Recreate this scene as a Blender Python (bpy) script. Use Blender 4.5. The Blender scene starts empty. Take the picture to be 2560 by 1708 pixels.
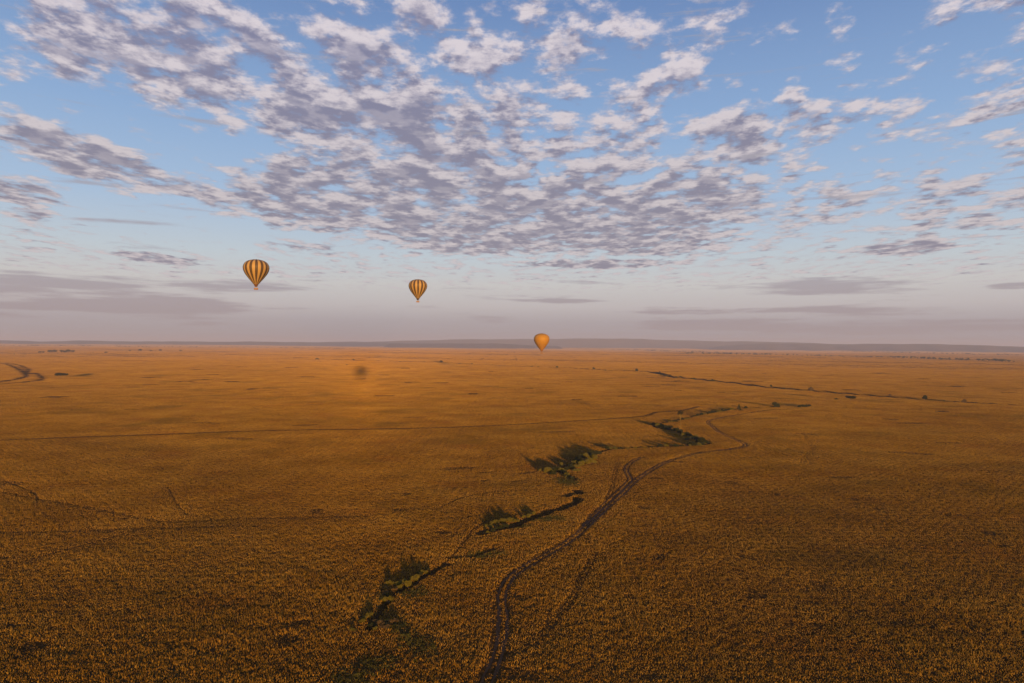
import bpy, math, random
import numpy as np
from mathutils import Vector, Matrix
R = math.radians
scene = bpy.context.scene
# ---------------------------------------------------------------- camera
H = 60.0                                   # eye height above the plain, metres
F = 2560 * 24.0 / 36.0                     # focal length in photograph pixels
cam_d = bpy.data.cameras.new('camera'); cam = bpy.data.objects.new('camera', cam_d)
scene.collection.objects.link(cam); scene.camera = cam
cam_d.sensor_width = 36.0; cam_d.lens = 24.0; cam_d.clip_start = 0.1; cam_d.clip_end = 200000
PITCH, ROLL = math.atan(10 / F), R(-0.36)
CR = Matrix.Rotation(PITCH, 3, 'X') @ Matrix.Rotation(R(90), 3, 'X') @ Matrix.Rotation(-ROLL, 3, 'Z')
cam.matrix_world = Matrix.Translation((0, 0, H)) @ CR.to_4x4()
def ray(px, py):                           # photograph pixel -> world direction
    return (CR @ Vector(((px - 1280) / F, (854 - py) / F, -1))).normalized()
def ground_at(px, py):                     # photograph pixel -> point on the plain
    d = ray(px, py); t = -H / d.z
    return (d.x * t, d.y * t)
# ---------------------------------------------------------------- sun
LIGHT = ray(905, 948)                      # the shadow of the viewpoint's balloon marks the antisolar point
SUN_EL = math.asin(-LIGHT.z)
sun_d = bpy.data.lights.new('sun', 'SUN'); sun_d.energy = 5.0; sun_d.angle = R(1.1); sun_d.color = (1.0, 0.56, 0.20)
sun = bpy.data.objects.new('sun', sun_d); scene.collection.objects.link(sun)
sun.rotation_euler = LIGHT.to_track_quat('-Z', 'Y').to_euler()
SUN_ROT = math.atan2(-LIGHT.x, -LIGHT.y)   # clockwise from +Y
# ---------------------------------------------------------------- node helpers
class Net:
    def __init__(s, tree): s.t = tree; s.n = tree.nodes; s.l = tree.links
    def node(s, kind, **kw):
        n = s.n.new(kind)
        for k, v in kw.items(): setattr(n, k, v)
        return n
    def put(s, v, sock):
        if isinstance(v, Ex): s.l.new(v.s, sock)
        elif hasattr(v, 'is_linked'): s.l.new(v, sock)
        else: sock.default_value = v
    def m(s, op, *a, clamp=False):
        n = s.node('ShaderNodeMath', operation=op, use_clamp=clamp)
        for i, v in enumerate(a): s.put(v, n.inputs[i])
        return Ex(s, n.outputs[0])
    def smooth(s, v, lo, hi, a=0.0, b=1.0):
        n = s.node('ShaderNodeMapRange', interpolation_type='SMOOTHSTEP')
        for i, q in enumerate((v, lo, hi, a, b)): s.put(q, n.inputs[i])
        return Ex(s, n.outputs[0])
    def lin(s, v, lo, hi, a=0.0, b=1.0):
        n = s.node('ShaderNodeMapRange')
        for i, q in enumerate((v, lo, hi, a, b)): s.put(q, n.inputs[i])
        return Ex(s, n.outputs[0])
    def xyz(s, x, y, z=0.0):
        n = s.node('ShaderNodeCombineXYZ')
        for i, q in enumerate((x, y, z)): s.put(q, n.inputs[i])
        return n.outputs[0]
    def noise(s, vec, scale, detail=4, rough=0.5, dist=0.0, lac=2.0, out=0, dim='3D'):
        n = s.node('ShaderNodeTexNoise', noise_dimensions=dim); s.put(vec, n.inputs['Vector'])
        n.inputs['Scale'].default_value = scale; n.inputs['Detail'].default_value = detail
        n.inputs['Roughness'].default_value = rough; n.inputs['Distortion'].default_value = dist
        n.inputs['Lacunarity'].default_value = lac
        return Ex(s, n.outputs[0]) if out == 0 else n.outputs[1]
    def mix(s, f, a, b, mode='MIX'):
        n = s.node('ShaderNodeMix', data_type='RGBA', blend_type=mode)
        s.put(f, n.inputs[0])
        for v, k in ((a, 6), (b, 7)):
            if isinstance(v, tuple): n.inputs[k].default_value = (*v[:3], 1)
            else: s.put(v, n.inputs[k])
        return n.outputs[2]
    def ramp(s, v, stops, interp='LINEAR'):
        n = s.node('ShaderNodeValToRGB'); e = n.color_ramp.elements; n.color_ramp.interpolation = interp
        while len(e) < len(stops): e.new(0.5)
        for q, (p, c) in zip(e, stops): q.position = p; q.color = (*c, 1)
        s.put(v, n.inputs[0]); return n.outputs[0]
class Ex:
    def __init__(s, net, sock): s.net = net; s.s = sock
    def __add__(a, b): return a.net.m('ADD', a, b)
    def __sub__(a, b): return a.net.m('SUBTRACT', a, b)
    def __rsub__(a, b): return a.net.m('SUBTRACT', b, a)
    def __mul__(a, b): return a.net.m('MULTIPLY', a, b)
    def __truediv__(a, b): return a.net.m('DIVIDE', a, b)
    __radd__ = __add__; __rmul__ = __mul__
def lin3(r, g, b):                         # sRGB 0-255 -> linear
    return tuple((c / 255 / 12.92) if c < 10 else ((c / 255 + 0.055) / 1.055) ** 2.4 for c in (r, g, b))
# ---------------------------------------------------------------- sky
world = bpy.data.worlds.new('World'); scene.world = world; world.use_nodes = True
world.cycles.sampling_method = 'NONE'
def build_world():
    N = Net(world.node_tree); N.n.clear()
    tc = N.node('ShaderNodeTexCoord'); sep = N.node('ShaderNodeSeparateXYZ')
    N.l.new(tc.outputs['Generated'], sep.inputs[0])
    dx, dy, dz = (Ex(N, o) for o in sep.outputs)
    sky = N.node('ShaderNodeTexSky', sky_type='NISHITA', sun_disc=False, sun_elevation=SUN_EL, sun_rotation=SUN_ROT,
                 altitude=1500, air_density=1.0, dust_density=1.0, ozone_density=1.5)
    hl = N.m('SQRT', dx * dx + dy * dy)
    az = dx / hl                            # sine of the azimuth
    el = dz / hl                            # tangent of the elevation
    elc = N.m('MAXIMUM', el, 0.004)
    # clear air: a little sky texture under a painted gradient, paling towards the horizon
    air = N.mix(1.0, sky.outputs[0], (SKY_GAIN, SKY_GAIN, SKY_GAIN), 'MULTIPLY')
    grad = N.ramp(elc * 1.6, [(0.0, lin3(156, 148, 156)), (0.055, lin3(175, 167, 172)), (0.09, lin3(196, 189, 190)), (0.14, lin3(206, 204, 203)), (0.2, lin3(197, 208, 216)),
                              (0.32, lin3(170, 196, 225)), (0.5, lin3(144, 177, 218)), (0.8, lin3(111, 143, 193)), (1.0, lin3(97, 127, 181))])
    air = N.mix(SKY_MIX, air, grad)
    # cloud field
    wz = N.m('MAXIMUM', dz, 0.0) + 0.045; wy = dy / wz; wx = dx / wz
    warp = N.noise(N.xyz(wx * 1.0, wy * 0.7, 3.7), 1.3, 1, 0.5, out=1)
    ws = N.node('ShaderNodeSeparateXYZ'); N.l.new(warp, ws.inputs[0])
    wpx, wpy = Ex(N, ws.outputs[0]) - 0.5, Ex(N, ws.outputs[1]) - 0.5
    cover = None
    for (px, py, rx, ry, amp, tilt) in COVER:
        X = (px - 1280) / F; s1 = math.sqrt(1 + X * X)
        a0 = X / s1; e0 = (862 - py) / F / s1
        ra = rx / F / s1 ** 3; re = ry / F / s1
        c, s = math.cos(R(tilt)), math.sin(R(tilt))
        u = (az - a0); v = (el - e0)
        p = N.m('MULTIPLY_ADD', u, c / ra, v * (s / ra)); q = N.m('MULTIPLY_ADD', v, c / re, u * (-s / re))
        d2 = N.m('MULTIPLY_ADD', p, p, q * q)
        g = N.smooth(d2, 0.0, 1.6, amp, 0.0)
        cover = g if cover is None else cover + g
    cover = N.m('MINIMUM', cover, 0.30)
    comp = air
    hi = N.smooth(el, 0.16, 0.46)
    dark = N.mix(hi, lin3(138, 133, 149), lin3(131, 131, 158))
    lit = N.mix(hi, lin3(206, 196, 198), lin3(222, 212, 217))
    low = N.smooth(el, 0.03, 0.10, 0.5, 0.0)
    fine_k = N.smooth(el, 0.15, 0.45, 0.34, 0.48)
    def cells(h):                           # rounded heads packed side by side, their outlines frayed
        fr = N.noise(N.xyz(wx * h, wy * h * 0.8), 11.0, 3, 0.6, out=1, dim='2D')
        sp2 = N.node('ShaderNodeSeparateXYZ'); N.l.new(fr, sp2.inputs[0])
        v = N.node('ShaderNodeTexVoronoi', voronoi_dimensions='2D', feature='SMOOTH_F1')
        v.inputs['Scale'].default_value = 8.4; v.inputs['Smoothness'].default_value = 0.35; v.inputs['Randomness'].default_value = 1.0
        N.l.new(N.xyz(wx * h + wpx * 0.22 + (Ex(N, sp2.outputs[0]) - 0.5) * 0.14, wy * h * 0.72 + wpy * 0.2 + (Ex(N, sp2.outputs[1]) - 0.5) * 0.14), v.inputs['Vector'])
        return Ex(N, v.outputs['Distance'])
    def density(h):                         # the same cloud seen a little lower or higher
        n = N.noise(N.xyz(wx * h + wpx * 0.22, wy * h * 0.70 + wpy * 0.2), 5.6, 2, 0.5, dim='2D')
        fine = N.noise(N.xyz(wx * h, wy * h * 0.85), 23.0, 5, 0.64, dim='2D')
        c = cells(h)
        return (n - 0.5) * 0.95 + cover + (fine - 0.5) * fine_k + (0.42 - c) * 0.30 - 0.035 - low, fine, c
    (d0, f0, c0), (d2, f2, c2) = density(1.0), density(0.955)
    a = N.smooth(d0, -0.07, 0.23)
    thick = N.smooth(cover + (d0 - 0.1) * 0.3, 0.16, 0.34)
    # undersides see only the dim plain; tops and the sides towards the sun are lit
    sh = N.smooth(d2 * 0.8 + (d2 - d0) * 0.35 + (f2 - 0.5) * 0.10, -0.10, 0.30)
    sh = sh * N.smooth((c0 - c2) * 0.9 + (0.45 - c2) * 0.35 + (f2 - 0.5) * 0.22, -0.30, 0.26, thick * 0.30 + 0.42, 1.0)
    sh = sh + (1.0 - sh) * N.smooth(f2 * 0.6 + (1.0 - a) * 0.25, 0.28, 0.52, 0.0, 0.34)
    comp = N.mix(a * 0.94, comp, N.mix(sh, lit, dark))
    # thin veils of stratus low over the plain
    st = None
    for (px, py, rx, ry, amp) in VEIL:
        X = (px - 1280) / F; s1 = math.sqrt(1 + X * X)
        a0 = X / s1; e0 = (862 - py) / F / s1
        p = (az - a0) * (F * s1 ** 3 / rx); q = (el - e0) * (F * s1 / ry)
        g = N.smooth(p * p + q * q, 0.0, 1.6, amp, 0.0)
        st = g if st is None else st + g
    sn = N.noise(N.xyz(az * 2.2, el * 26.0), 2.4, 5, 0.6, dim='2D')
    sd = N.smooth(sn + st, 0.62, 0.82)
    comp = N.mix(sd * 0.8, comp, N.mix(N.smooth(el, 0.03, 0.13), lin3(160, 147, 150), lin3(163, 160, 170)))
    bg = N.node('ShaderNodeBackground'); N.l.new(comp, bg.inputs[0]); bg.inputs[1].default_value = 0.50
    out = N.node('ShaderNodeOutputWorld'); N.l.new(bg.outputs[0], out.inputs[0])
SKY_GAIN, SKY_MIX = 0.08, 0.93
COVER = [  # x, y, rx, ry (photograph pixels), amount, tilt
    (930, 230, 300, 140, 0.24, -25), (980, 330, 260, 80, 0.2, -10), (950, 490, 420, 100, 0.36, 0), (1450, 540, 420, 90, 0.30, 0), (1250, 590, 420, 50, 0.14, 0),
    (560, 160, 420, 130, 0.13, -20), (220, 90, 330, 110, 0.12, -10), (650, 250, 330, 80, 0.13, -20), (330, 200, 260, 60, 0.10, -15),
    (1350, 290, 380, 90, 0.14, 5), (1930, 330, 180, 80, 0.24, 0), (1400, 130, 130, 60, 0.15, 0),
    (1640, 190, 130, 80, 0.10, 15), (1750, 80, 120, 50, 0.12, 10), (1130, 80, 170, 100, 0.2, -20),
    (240, 410, 230, 60, 0.34, -18), (60, 490, 130, 34, 0.3, -5), (90, 545, 110, 16, 0.3, -5), (460, 480, 90, 30, 0.14, 0),
    (680, 535, 200, 50, 0.24, -6), (1150, 612, 130, 24, 0.26, 0), (750, 620, 110, 20, 0.3, -4), (380, 648, 120, 14, 0.34, -5),
    (1680, 600, 180, 45, 0.2, 0), (1500, 657, 220, 12, 0.34, 0), (2100, 490, 250, 60, 0.13, 10), (2450, 510, 250, 80, 0.14, 10),
    (2250, 612, 140, 18, 0.32, 0), (2000, 190, 240, 100, -0.05, 15), (2450, 240, 200, 120, 0.08, 20), (2100, 60, 260, 110, -0.10, 15),
    (1750, 480, 240, 60, 0.2, 8), (1350, 420, 460, 70, 0.16, 0), (1650, 330, 160, 40, 0.14, 10), (560, 560, 400, 90, -0.2, 0), (2100, 20, 500, 70, -0.06, 0),
    (350, 310, 330, 60, -0.13, -10), (480, 400, 180, 60, -0.1, 0), (2160, 380, 250, 60, -0.08, 0)]
VEIL = [(150, 700, 420, 22, 0.24), (120, 745, 520, 34, 0.30), (520, 775, 330, 20, 0.26), (620, 722, 200, 20, 0.26), (2030, 708, 300, 24, 0.30), (2050, 800, 1000, 34, 0.24), (1700, 770, 450, 12, 0.2), (750, 697, 110, 10, 0.2), (2540, 705, 90, 10, 0.26), (1400, 752, 140, 8, 0.2),
        (1400, 740, 180, 14, 0.18), (120, 800, 700, 36, 0.16)]
build_world()
scene.view_settings.view_transform = 'Standard'; scene.view_settings.look = 'None'
scene.view_settings.exposure = 1.0; scene.view_settings.gamma = 1
scene.render.engine = 'CYCLES'
scene.cycles.use_denoising = True
scene.cycles.max_bounces = 4; scene.cycles.diffuse_bounces = 2; scene.cycles.glossy_bounces = 1; scene.cycles.volume_bounces = 0
scene.cycles.transmission_bounces = 1; scene.cycles.transparent_max_bounces = 4
rng = np.random.default_rng(7); random.seed(7)
# ---------------------------------------------------------------- object helpers
COL = scene.collection
def mesh_of(name, verts, faces, mats=(), mat_idx=None, smooth=False, uv=None):
    me = bpy.data.meshes.new(name); me.from_pydata([tuple(v) for v in verts], [], [tuple(f) for f in faces])
    for m in mats: me.materials.append(m)
    if mat_idx is not None: me.polygons.foreach_set('material_index', np.asarray(mat_idx, dtype=np.int32))
    if smooth: me.polygons.foreach_set('use_smooth', np.ones(len(me.polygons), dtype=bool))
    me.update(); return me
def fast_mesh(name, V, Fq, mats=(), smooth=False):          # numpy verts, (n,3|4) faces
    V = np.ascontiguousarray(V, dtype=np.float32); Fq = np.ascontiguousarray(Fq, dtype=np.int32)
    me = bpy.data.meshes.new(name); k = Fq.shape[1]
    me.vertices.add(len(V)); me.vertices.foreach_set('co', V.ravel())
    me.loops.add(Fq.size); me.loops.foreach_set('vertex_index', Fq.ravel())
    me.polygons.add(len(Fq)); me.polygons.foreach_set('loop_start', np.arange(0, Fq.size, k, dtype=np.int32))
    if smooth: me.polygons.foreach_set('use_smooth', np.ones(len(Fq), dtype=bool))
    for m in mats: me.materials.append(m)
    me.update(calc_edges=True); me.validate(); return me
def link(name, data, parent=None, loc=(0, 0, 0), rz=0.0, sc=None):
    o = bpy.data.objects.new(name, data); COL.objects.link(o)
    o.location = loc; o.rotation_euler = (0, 0, rz)
    if sc is not None: o.scale = sc if hasattr(sc, '__len__') else (sc,) * 3
    if parent is not None: o.parent = parent
    return o
def tag(o, label=None, cat=None, group=None, kind=None):
    for k, v in (('label', label), ('category', cat), ('group', group), ('kind', kind)):
        if v: o[k] = v
    return o
# ---------------------------------------------------------------- materials
def material(name, build, correct_bump=True):
    m = bpy.data.materials.new(name); m.use_nodes = True; N = Net(m.node_tree); N.n.clear()
    out = N.node('ShaderNodeOutputMaterial'); build(N, out); return m
def plain(name, col, var=0.25, scale=2.0, rough=0.9, trans=0.0, spec=0.1):
    def b(N, out):
        g = N.node('ShaderNodeNewGeometry'); n = N.noise(g.outputs['Position'], scale, 3, 0.6)
        c = N.mix(n, tuple(x * (1 - var) for x in col), tuple(min(1, x * (1 + var)) for x in col))
        p = N.node('ShaderNodeBsdfPrincipled'); N.l.new(c, p.inputs['Base Color']); p.inputs['Roughness'].default_value = rough
        p.inputs['Specular IOR Level'].default_value = spec
        s = p.outputs[0]
        if trans:
            t = N.node('ShaderNodeBsdfTranslucent'); N.l.new(c, t.inputs[0]); x = N.node('ShaderNodeMixShader'); x.inputs[0].default_value = trans
            N.l.new(s, x.inputs[1]); N.l.new(t.outputs[0], x.inputs[2]); s = x.outputs[0]
        N.l.new(s, out.inputs[0])
    return material(name, b)
def grass_mat(N, out):
    g = N.node('ShaderNodeNewGeometry'); P = g.outputs['Position']
    at = N.node('ShaderNodeAttribute', attribute_name='tint'); t = Ex(N, at.outputs['Fac'])
    big = N.noise(P, 0.006, 4, 0.55); mid = N.noise(P, 0.035, 3, 0.6); sm = N.noise(P, 0.35, 2, 0.5)
    v = t * 0.30 + mid * 0.50 + sm * 0.45 + big * 0.35 - 0.125
    c = N.ramp(v, [(0.30, (0.11, 0.055, 0.008)), (0.48, (0.225, 0.114, 0.013)), (0.66, (0.345, 0.182, 0.019)), (0.88, (0.50, 0.295, 0.046))])
    green = N.smooth(N.noise(P, 0.016, 4, 0.6), 0.50, 0.70, 0.0, 0.55)
    c = N.mix(green, c, (0.165, 0.105, 0.015))
    red = N.smooth(N.noise(P, 0.023, 3, 0.6), 0.54, 0.72, 0.0, 0.40)
    c = N.mix(red, c, (0.29, 0.115, 0.018))
    d = N.node('ShaderNodeBsdfDiffuse'); N.l.new(c, d.inputs[0]); d.inputs[1].default_value = 0.0
    tr = N.node('ShaderNodeBsdfTranslucent'); N.l.new(c, tr.inputs[0])
    x = N.node('ShaderNodeMixShader'); x.inputs[0].default_value = 0.06
    N.l.new(d.outputs[0], x.inputs[1]); N.l.new(tr.outputs[0], x.inputs[2]); N.l.new(x.outputs[0], out.inputs[0])
def ground_mat(N, out):
    g = N.node('ShaderNodeNewGeometry'); P = g.outputs['Position']
    big = N.noise(P, 0.0012, 5, 0.6); mid = N.noise(P, 0.012, 4, 0.6); sm = N.noise(P, 0.9, 3, 0.65)
    soil = N.mix(N.smooth(sm * 0.6 + mid * 0.4, 0.35, 0.65), (0.026, 0.015, 0.006), (0.070, 0.037, 0.011))
    # far out, where the blades are too fine to build, the sward itself: upright stems turned every way
    straw = N.ramp(big * 0.6 + mid * 0.4, [(0.35, (0.30, 0.18, 0.07)), (0.5, (0.42, 0.25, 0.10)), (0.65, (0.5, 0.31, 0.13))])
    sp = N.node('ShaderNodeSeparateXYZ'); N.l.new(P, sp.inputs[0])
    x, y = Ex(N, sp.outputs[0]), Ex(N, sp.outputs[1])
    far = N.smooth(N.m('SQRT', x * x + y * y), FAR0, FAR1)
    c = N.mix(far, soil, straw)
    d = N.node('ShaderNodeBsdfDiffuse'); N.l.new(c, d.inputs[0]); d.inputs[1].default_value = 0.8
    # stems: normals spread round the horizon
    w = N.node('ShaderNodeTexWhiteNoise'); N.l.new(P, w.inputs['Vector'])
    ang = Ex(N, w.outputs['Value']) * (2 * math.pi)
    nv = N.xyz(N.m('COSINE', ang) * far * 0.95, N.m('SINE', ang) * far * 0.95, 1.0 - far * 0.72)
    nn = N.node('ShaderNodeVectorMath', operation='NORMALIZE'); N.l.new(nv, nn.inputs[0])
    N.l.new(nn.outputs[0], d.inputs['Normal']); N.l.new(d.outputs[0], out.inputs[0])
FAR0, FAR1 = 6500.0, 8500.0
M_GRASS = material('dry_grass', grass_mat)
M_GROUND = material('savanna_soil', ground_mat); M_GROUND.cycles.use_bump_map_correction = False
M_DIRT = plain('track_dirt', (0.060, 0.029, 0.012), 0.65, 0.9)
M_GREEN = plain('green_sedge', (0.105, 0.092, 0.018), 0.4, 0.8, trans=0.15)
M_MUD = plain('gully_mud', (0.028, 0.019, 0.013), 0.4, 1.5)
# ---------------------------------------------------------------- the lie of the land
def px_line(pts): return np.array([ground_at(*p) for p in pts])
def smooth_line(P, step):                  # Catmull-Rom through the points, even steps
    P = np.asarray(P, float); Q = np.vstack([2 * P[0] - P[1], P, 2 * P[-1] - P[-2]]); out = []
    for i in range(1, len(Q) - 2):
        n = max(2, int(np.linalg.norm(Q[i + 1] - Q[i]) / step)); t = np.linspace(0, 1, n, endpoint=False)[:, None]
        a, b, c, d = Q[i - 1], Q[i], Q[i + 1], Q[i + 2]
        out.append(0.5 * (2 * b + (c - a) * t + (2 * a - 5 * b + 4 * c - d) * t ** 2 + (3 * b - a - 3 * c + d) * t ** 3))
    return np.vstack(out + [P[-1:]])
def dist_to(X, Y, L, cap):                 # distance of points to a dense polyline, capped
    D = np.full(X.shape, cap, float); lo = L.min(0) - cap; hi = L.max(0) + cap
    I = np.where((X > lo[0]) & (X < hi[0]) & (Y > lo[1]) & (Y < hi[1]))[0]
    if len(I) == 0: return D
    A, B = L[:-1], L[1:]
    for s in range(0, len(A), 40):
        a, b = A[s:s + 40], B[s:s + 40]
        l2, h2 = np.minimum(a, b).min(0) - cap, np.maximum(a, b).max(0) + cap
        J = I[(X[I] > l2[0]) & (X[I] < h2[0]) & (Y[I] > l2[1]) & (Y[I] < h2[1])]
        if len(J) == 0: continue
        for c in range(0, len(J), 60000):
            K = J[c:c + 60000]; p = np.stack([X[K], Y[K]], 1)[:, None, :]
            ab = (b - a)[None]; t = np.clip(((p - a[None]) * ab).sum(2) / ((ab ** 2).sum(2) + 1e-9), 0, 1)
            D[K] = np.minimum(D[K], np.sqrt(((p - a[None] - t[..., None] * ab) ** 2).sum(2)).min(1))
    return D
TRACKS = {  # centre lines in photograph pixels; ruts each side
 'main': [(1190, 1760), (1214, 1708), (1240, 1650), (1254, 1590), (1258, 1530), (1254, 1492), (1269, 1454), (1307, 1421), (1394, 1372), (1449, 1334), (1500, 1285), (1560, 1231), (1588, 1203),
          (1623, 1180), (1662, 1159), (1713, 1142), (1742, 1134), (1794, 1127), (1848, 1120), (1863, 1113), (1846, 1103), (1800, 1082), (1780, 1066), (1769, 1055), (1786, 1048), (1827, 1040),
          (1881, 1031), (1936, 1025), (2031, 1022), (2072, 1018), (2137, 1016), (2230, 1013)],
 'loop': [(1462, 1316), (1492, 1283), (1547, 1229), (1574, 1202), (1570, 1188), (1565, 1176), (1573, 1162), (1590, 1151), (1606, 1146)],
 'rut': [(1205, 1690), (1228, 1650), (1238, 1600), (1240, 1560), (1239, 1515)],
 'spur': [(1270, 1641), (1332, 1610), (1384, 1555), (1410, 1524), (1444, 1469), (1488, 1386)],
 'trail': [(1080, 1440), (1150, 1370), (1180, 1330), (1215, 1305)], 'trail_b': [(0, 1200), (80, 1232), (95, 1252)], 'trail_c': [(420, 1220), (440, 1260), (470, 1292)], 'trail_h': [(1100, 1270), (1180, 1240), (1320, 1225)], 'trail_i': [(1560, 1330), (1640, 1338), (1700, 1345)], 'trail_j': [(40, 1410), (150, 1380), (260, 1350), (370, 1318)],
 'old': [(1545, 1160), (1537, 1185), (1528, 1228), (1515, 1250)],
 'east': [(2012, 1068), (2005, 1077), (2015, 1093), (2030, 1121), (2017, 1140), (2004, 1159)],
 'west': [(-120, 1214), (0, 1232), (89, 1249), (204, 1269), (306, 1290), (370, 1300), (408, 1308), (500, 1305), (600, 1299), (760, 1296), (915, 1293)],
 'west_low': [(-120, 1334), (0, 1333), (179, 1331), (357, 1323), (434, 1323), (600, 1315)],
 'cross': [(-100, 1107), (0, 1102), (327, 1089), (654, 1078), (980, 1073), (1307, 1060), (1500, 1050), (1609, 1040), (1642, 1031), (1704, 1027), (1745, 1018)],
 'far_west': [(-60, 972), (0, 963), (163, 953), (223, 949), (275, 938), (420, 925), (640, 918)]}
TL = {k: smooth_line(px_line(v), 1.2 if k in ('main', 'loop', 'spur', 'old') or 'trail' in k else 4.0) for k, v in TRACKS.items()}
GULLY = {  # x, y, half width m, depth m
 'g1': ([(923, 1572), (936, 1550), (954, 1524), (975, 1492), (1006, 1472), (1032, 1461), (1058, 1443), (1089, 1425), (1120, 1412)], 0.7, 0.9),
 'g2': ([(1120, 1396), (1150, 1394), (1188, 1391), (1213, 1381), (1235, 1374)], 0.6, 0.5),
 'g3': ([(1205, 1336), (1215, 1331), (1246, 1324), (1284, 1317), (1299, 1308), (1322, 1300), (1349, 1290), (1361, 1288), (1372, 1280), (1399, 1275), (1418, 1267), (1433, 1261), (1443, 1254), (1440, 1246)], 1.3, 1.5),
 'g4': ([(1414, 1242), (1428, 1236), (1449, 1235), (1441, 1228)], 1.3, 1.3),
 'g5': ([(1436, 1200), (1425, 1190), (1405, 1180), (1380, 1176), (1440, 1158), (1490, 1136), (1540, 1124), (1660, 1116), (1770, 1110), (1735, 1092), (1690, 1078), (1635, 1065), (1690, 1050), (1760, 1036), (1840, 1023), (1937, 1018), (2020, 1018)], 1.2, 0.6),
 'far_west_a': ([(-90, 968), (0, 953), (41, 948), (68, 940), (57, 930), (38, 919), (16, 911), (0, 906), (-60, 900)], 3.6, 1.2),
 'far_west_b': ([(10, 904), (22, 907), (52, 915), (74, 926), (66, 932), (90, 934), (106, 944), (90, 951), (0, 959), (-70, 968)], 3.0, 1.0),
 'drain': ([(560, 886), (640, 890), (792, 897), (882, 899), (1000, 902), (1103, 906), (1280, 915), (1393, 919), (1484, 925), (1592, 930), (1640, 934), (1675, 943), (1735, 948), (1800, 954), (1928, 968), (2028, 976), (2150, 986), (2312, 998), (2410, 1005), (2560, 1012), (2760, 1022)], 6.5, 2.2)}
GL = {k: (smooth_line(px_line(v[0]), 1.0 if k in ('g1', 'g2', 'g3', 'g4') else 3.0), v[1], v[2]) for k, v in GULLY.items()}
EDGE = smooth_line(px_line([(-300, 890), (0, 888), (300, 885), (640, 882), (900, 880), (1280, 880), (1700, 884), (1900, 889), (2200, 895), (2400, 901), (2560, 906), (2800, 916)]), 30.0)
def relief(X, Y):
    X = np.asarray(X, float); Y = np.asarray(Y, float); D = np.hypot(X, Y)
    k = np.clip((D - 150) / 2500, 0, 1)
    z = k * (1.3 * np.sin(X / 210 + 0.9 * np.sin(Y / 330)) + 1.6 * np.sin(Y / 260 + X / 900 + 1.0) + 1.0 * np.sin((X * 0.6 + Y) / 117))
    z += np.clip((D - 100) / 300, 0, 1) * 0.18 * (np.sin(X / 23 + 1.3 * np.sin(Y / 31)) + np.sin(Y / 29 + X / 61))
    # beyond the plain's edge the land falls into a shallow valley and then climbs slowly to the far country
    th = np.arctan2(X, np.maximum(Y, 1e-3)); te = np.arctan2(EDGE[:, 0], EDGE[:, 1]); re = np.hypot(EDGE[:, 0], EDGE[:, 1])
    o = np.argsort(te); E = np.interp(th, te[o], re[o]); w = (0.5 + 0.5 * np.clip((th + 0.15) / 0.35, 0, 1)) * (Y > 0)
    b = D - E; s = np.clip(b / 500, 0, 1); s = s * s * (3 - 2 * s)
    z -= w * 13 * s
    f = np.clip((D - 3500) / 10000, 0, 1.2)
    z += f * (4 * np.sin(X / 1300 + 0.4) * np.sin(Y / 1700) + 3 * np.sin((X + Y) / 900)) + f * (30 - 12 * np.clip(th / 0.6, -1, 1))
    return z
def height(X, Y):
    X = np.atleast_1d(np.asarray(X, float)); Y = np.atleast_1d(np.asarray(Y, float)); z = relief(X, Y)
    for L, hw, dp in GL.values():
        d = dist_to(X, Y, L, hw * 2.2); q = np.clip((d - hw * 0.55) / (hw * 1.4), 0, 1); z -= dp * (1 - q * q * (3 - 2 * q))
    return z
def ground_z(x, y): return float(height([x], [y])[0])
# ---------------------------------------------------------------- ground sheet: one mesh, finer where one looks down on it
def build_ground():
    r = [0.01, 15, 30, 45, 60, 70, 78, 84]; r += list(np.arange(88, 270, 0.55)); r += list(np.arange(270, 620, 1.6))
    q = 620.0
    while q < 2600: r.append(q); q *= 1.009
    while q < 70000: r.append(q); q *= 1.03
    r = np.array(r)
    a = np.concatenate([np.linspace(-48, 48, 820), np.linspace(48, 312, 180)[1:-1]]); a = np.radians(a)
    A, Rr = np.meshgrid(a, r); X = (Rr * np.sin(A)).ravel(); Y = (Rr * np.cos(A)).ravel()
    Z = height(X, Y)
    for k in ('main', 'loop'):
        d = dist_to(X, Y, TL[k], 2.2); Z -= 0.10 * np.clip((1.7 - d) / 0.6, 0, 1)
    n, m = len(r), len(a)
    i, j = np.meshgrid(np.arange(n - 1), np.arange(m), indexing='ij'); j2 = (j + 1) % m
    Fq = np.stack([i * m + j, i * m + j2, (i + 1) * m + j2, (i + 1) * m + j], -1).reshape(-1, 4)[:, ::-1]
    me = fast_mesh('ground', np.stack([X, Y, Z], 1), Fq, [M_GROUND], True)
    return tag(link('ground', me), kind='structure')
build_ground()
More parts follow.
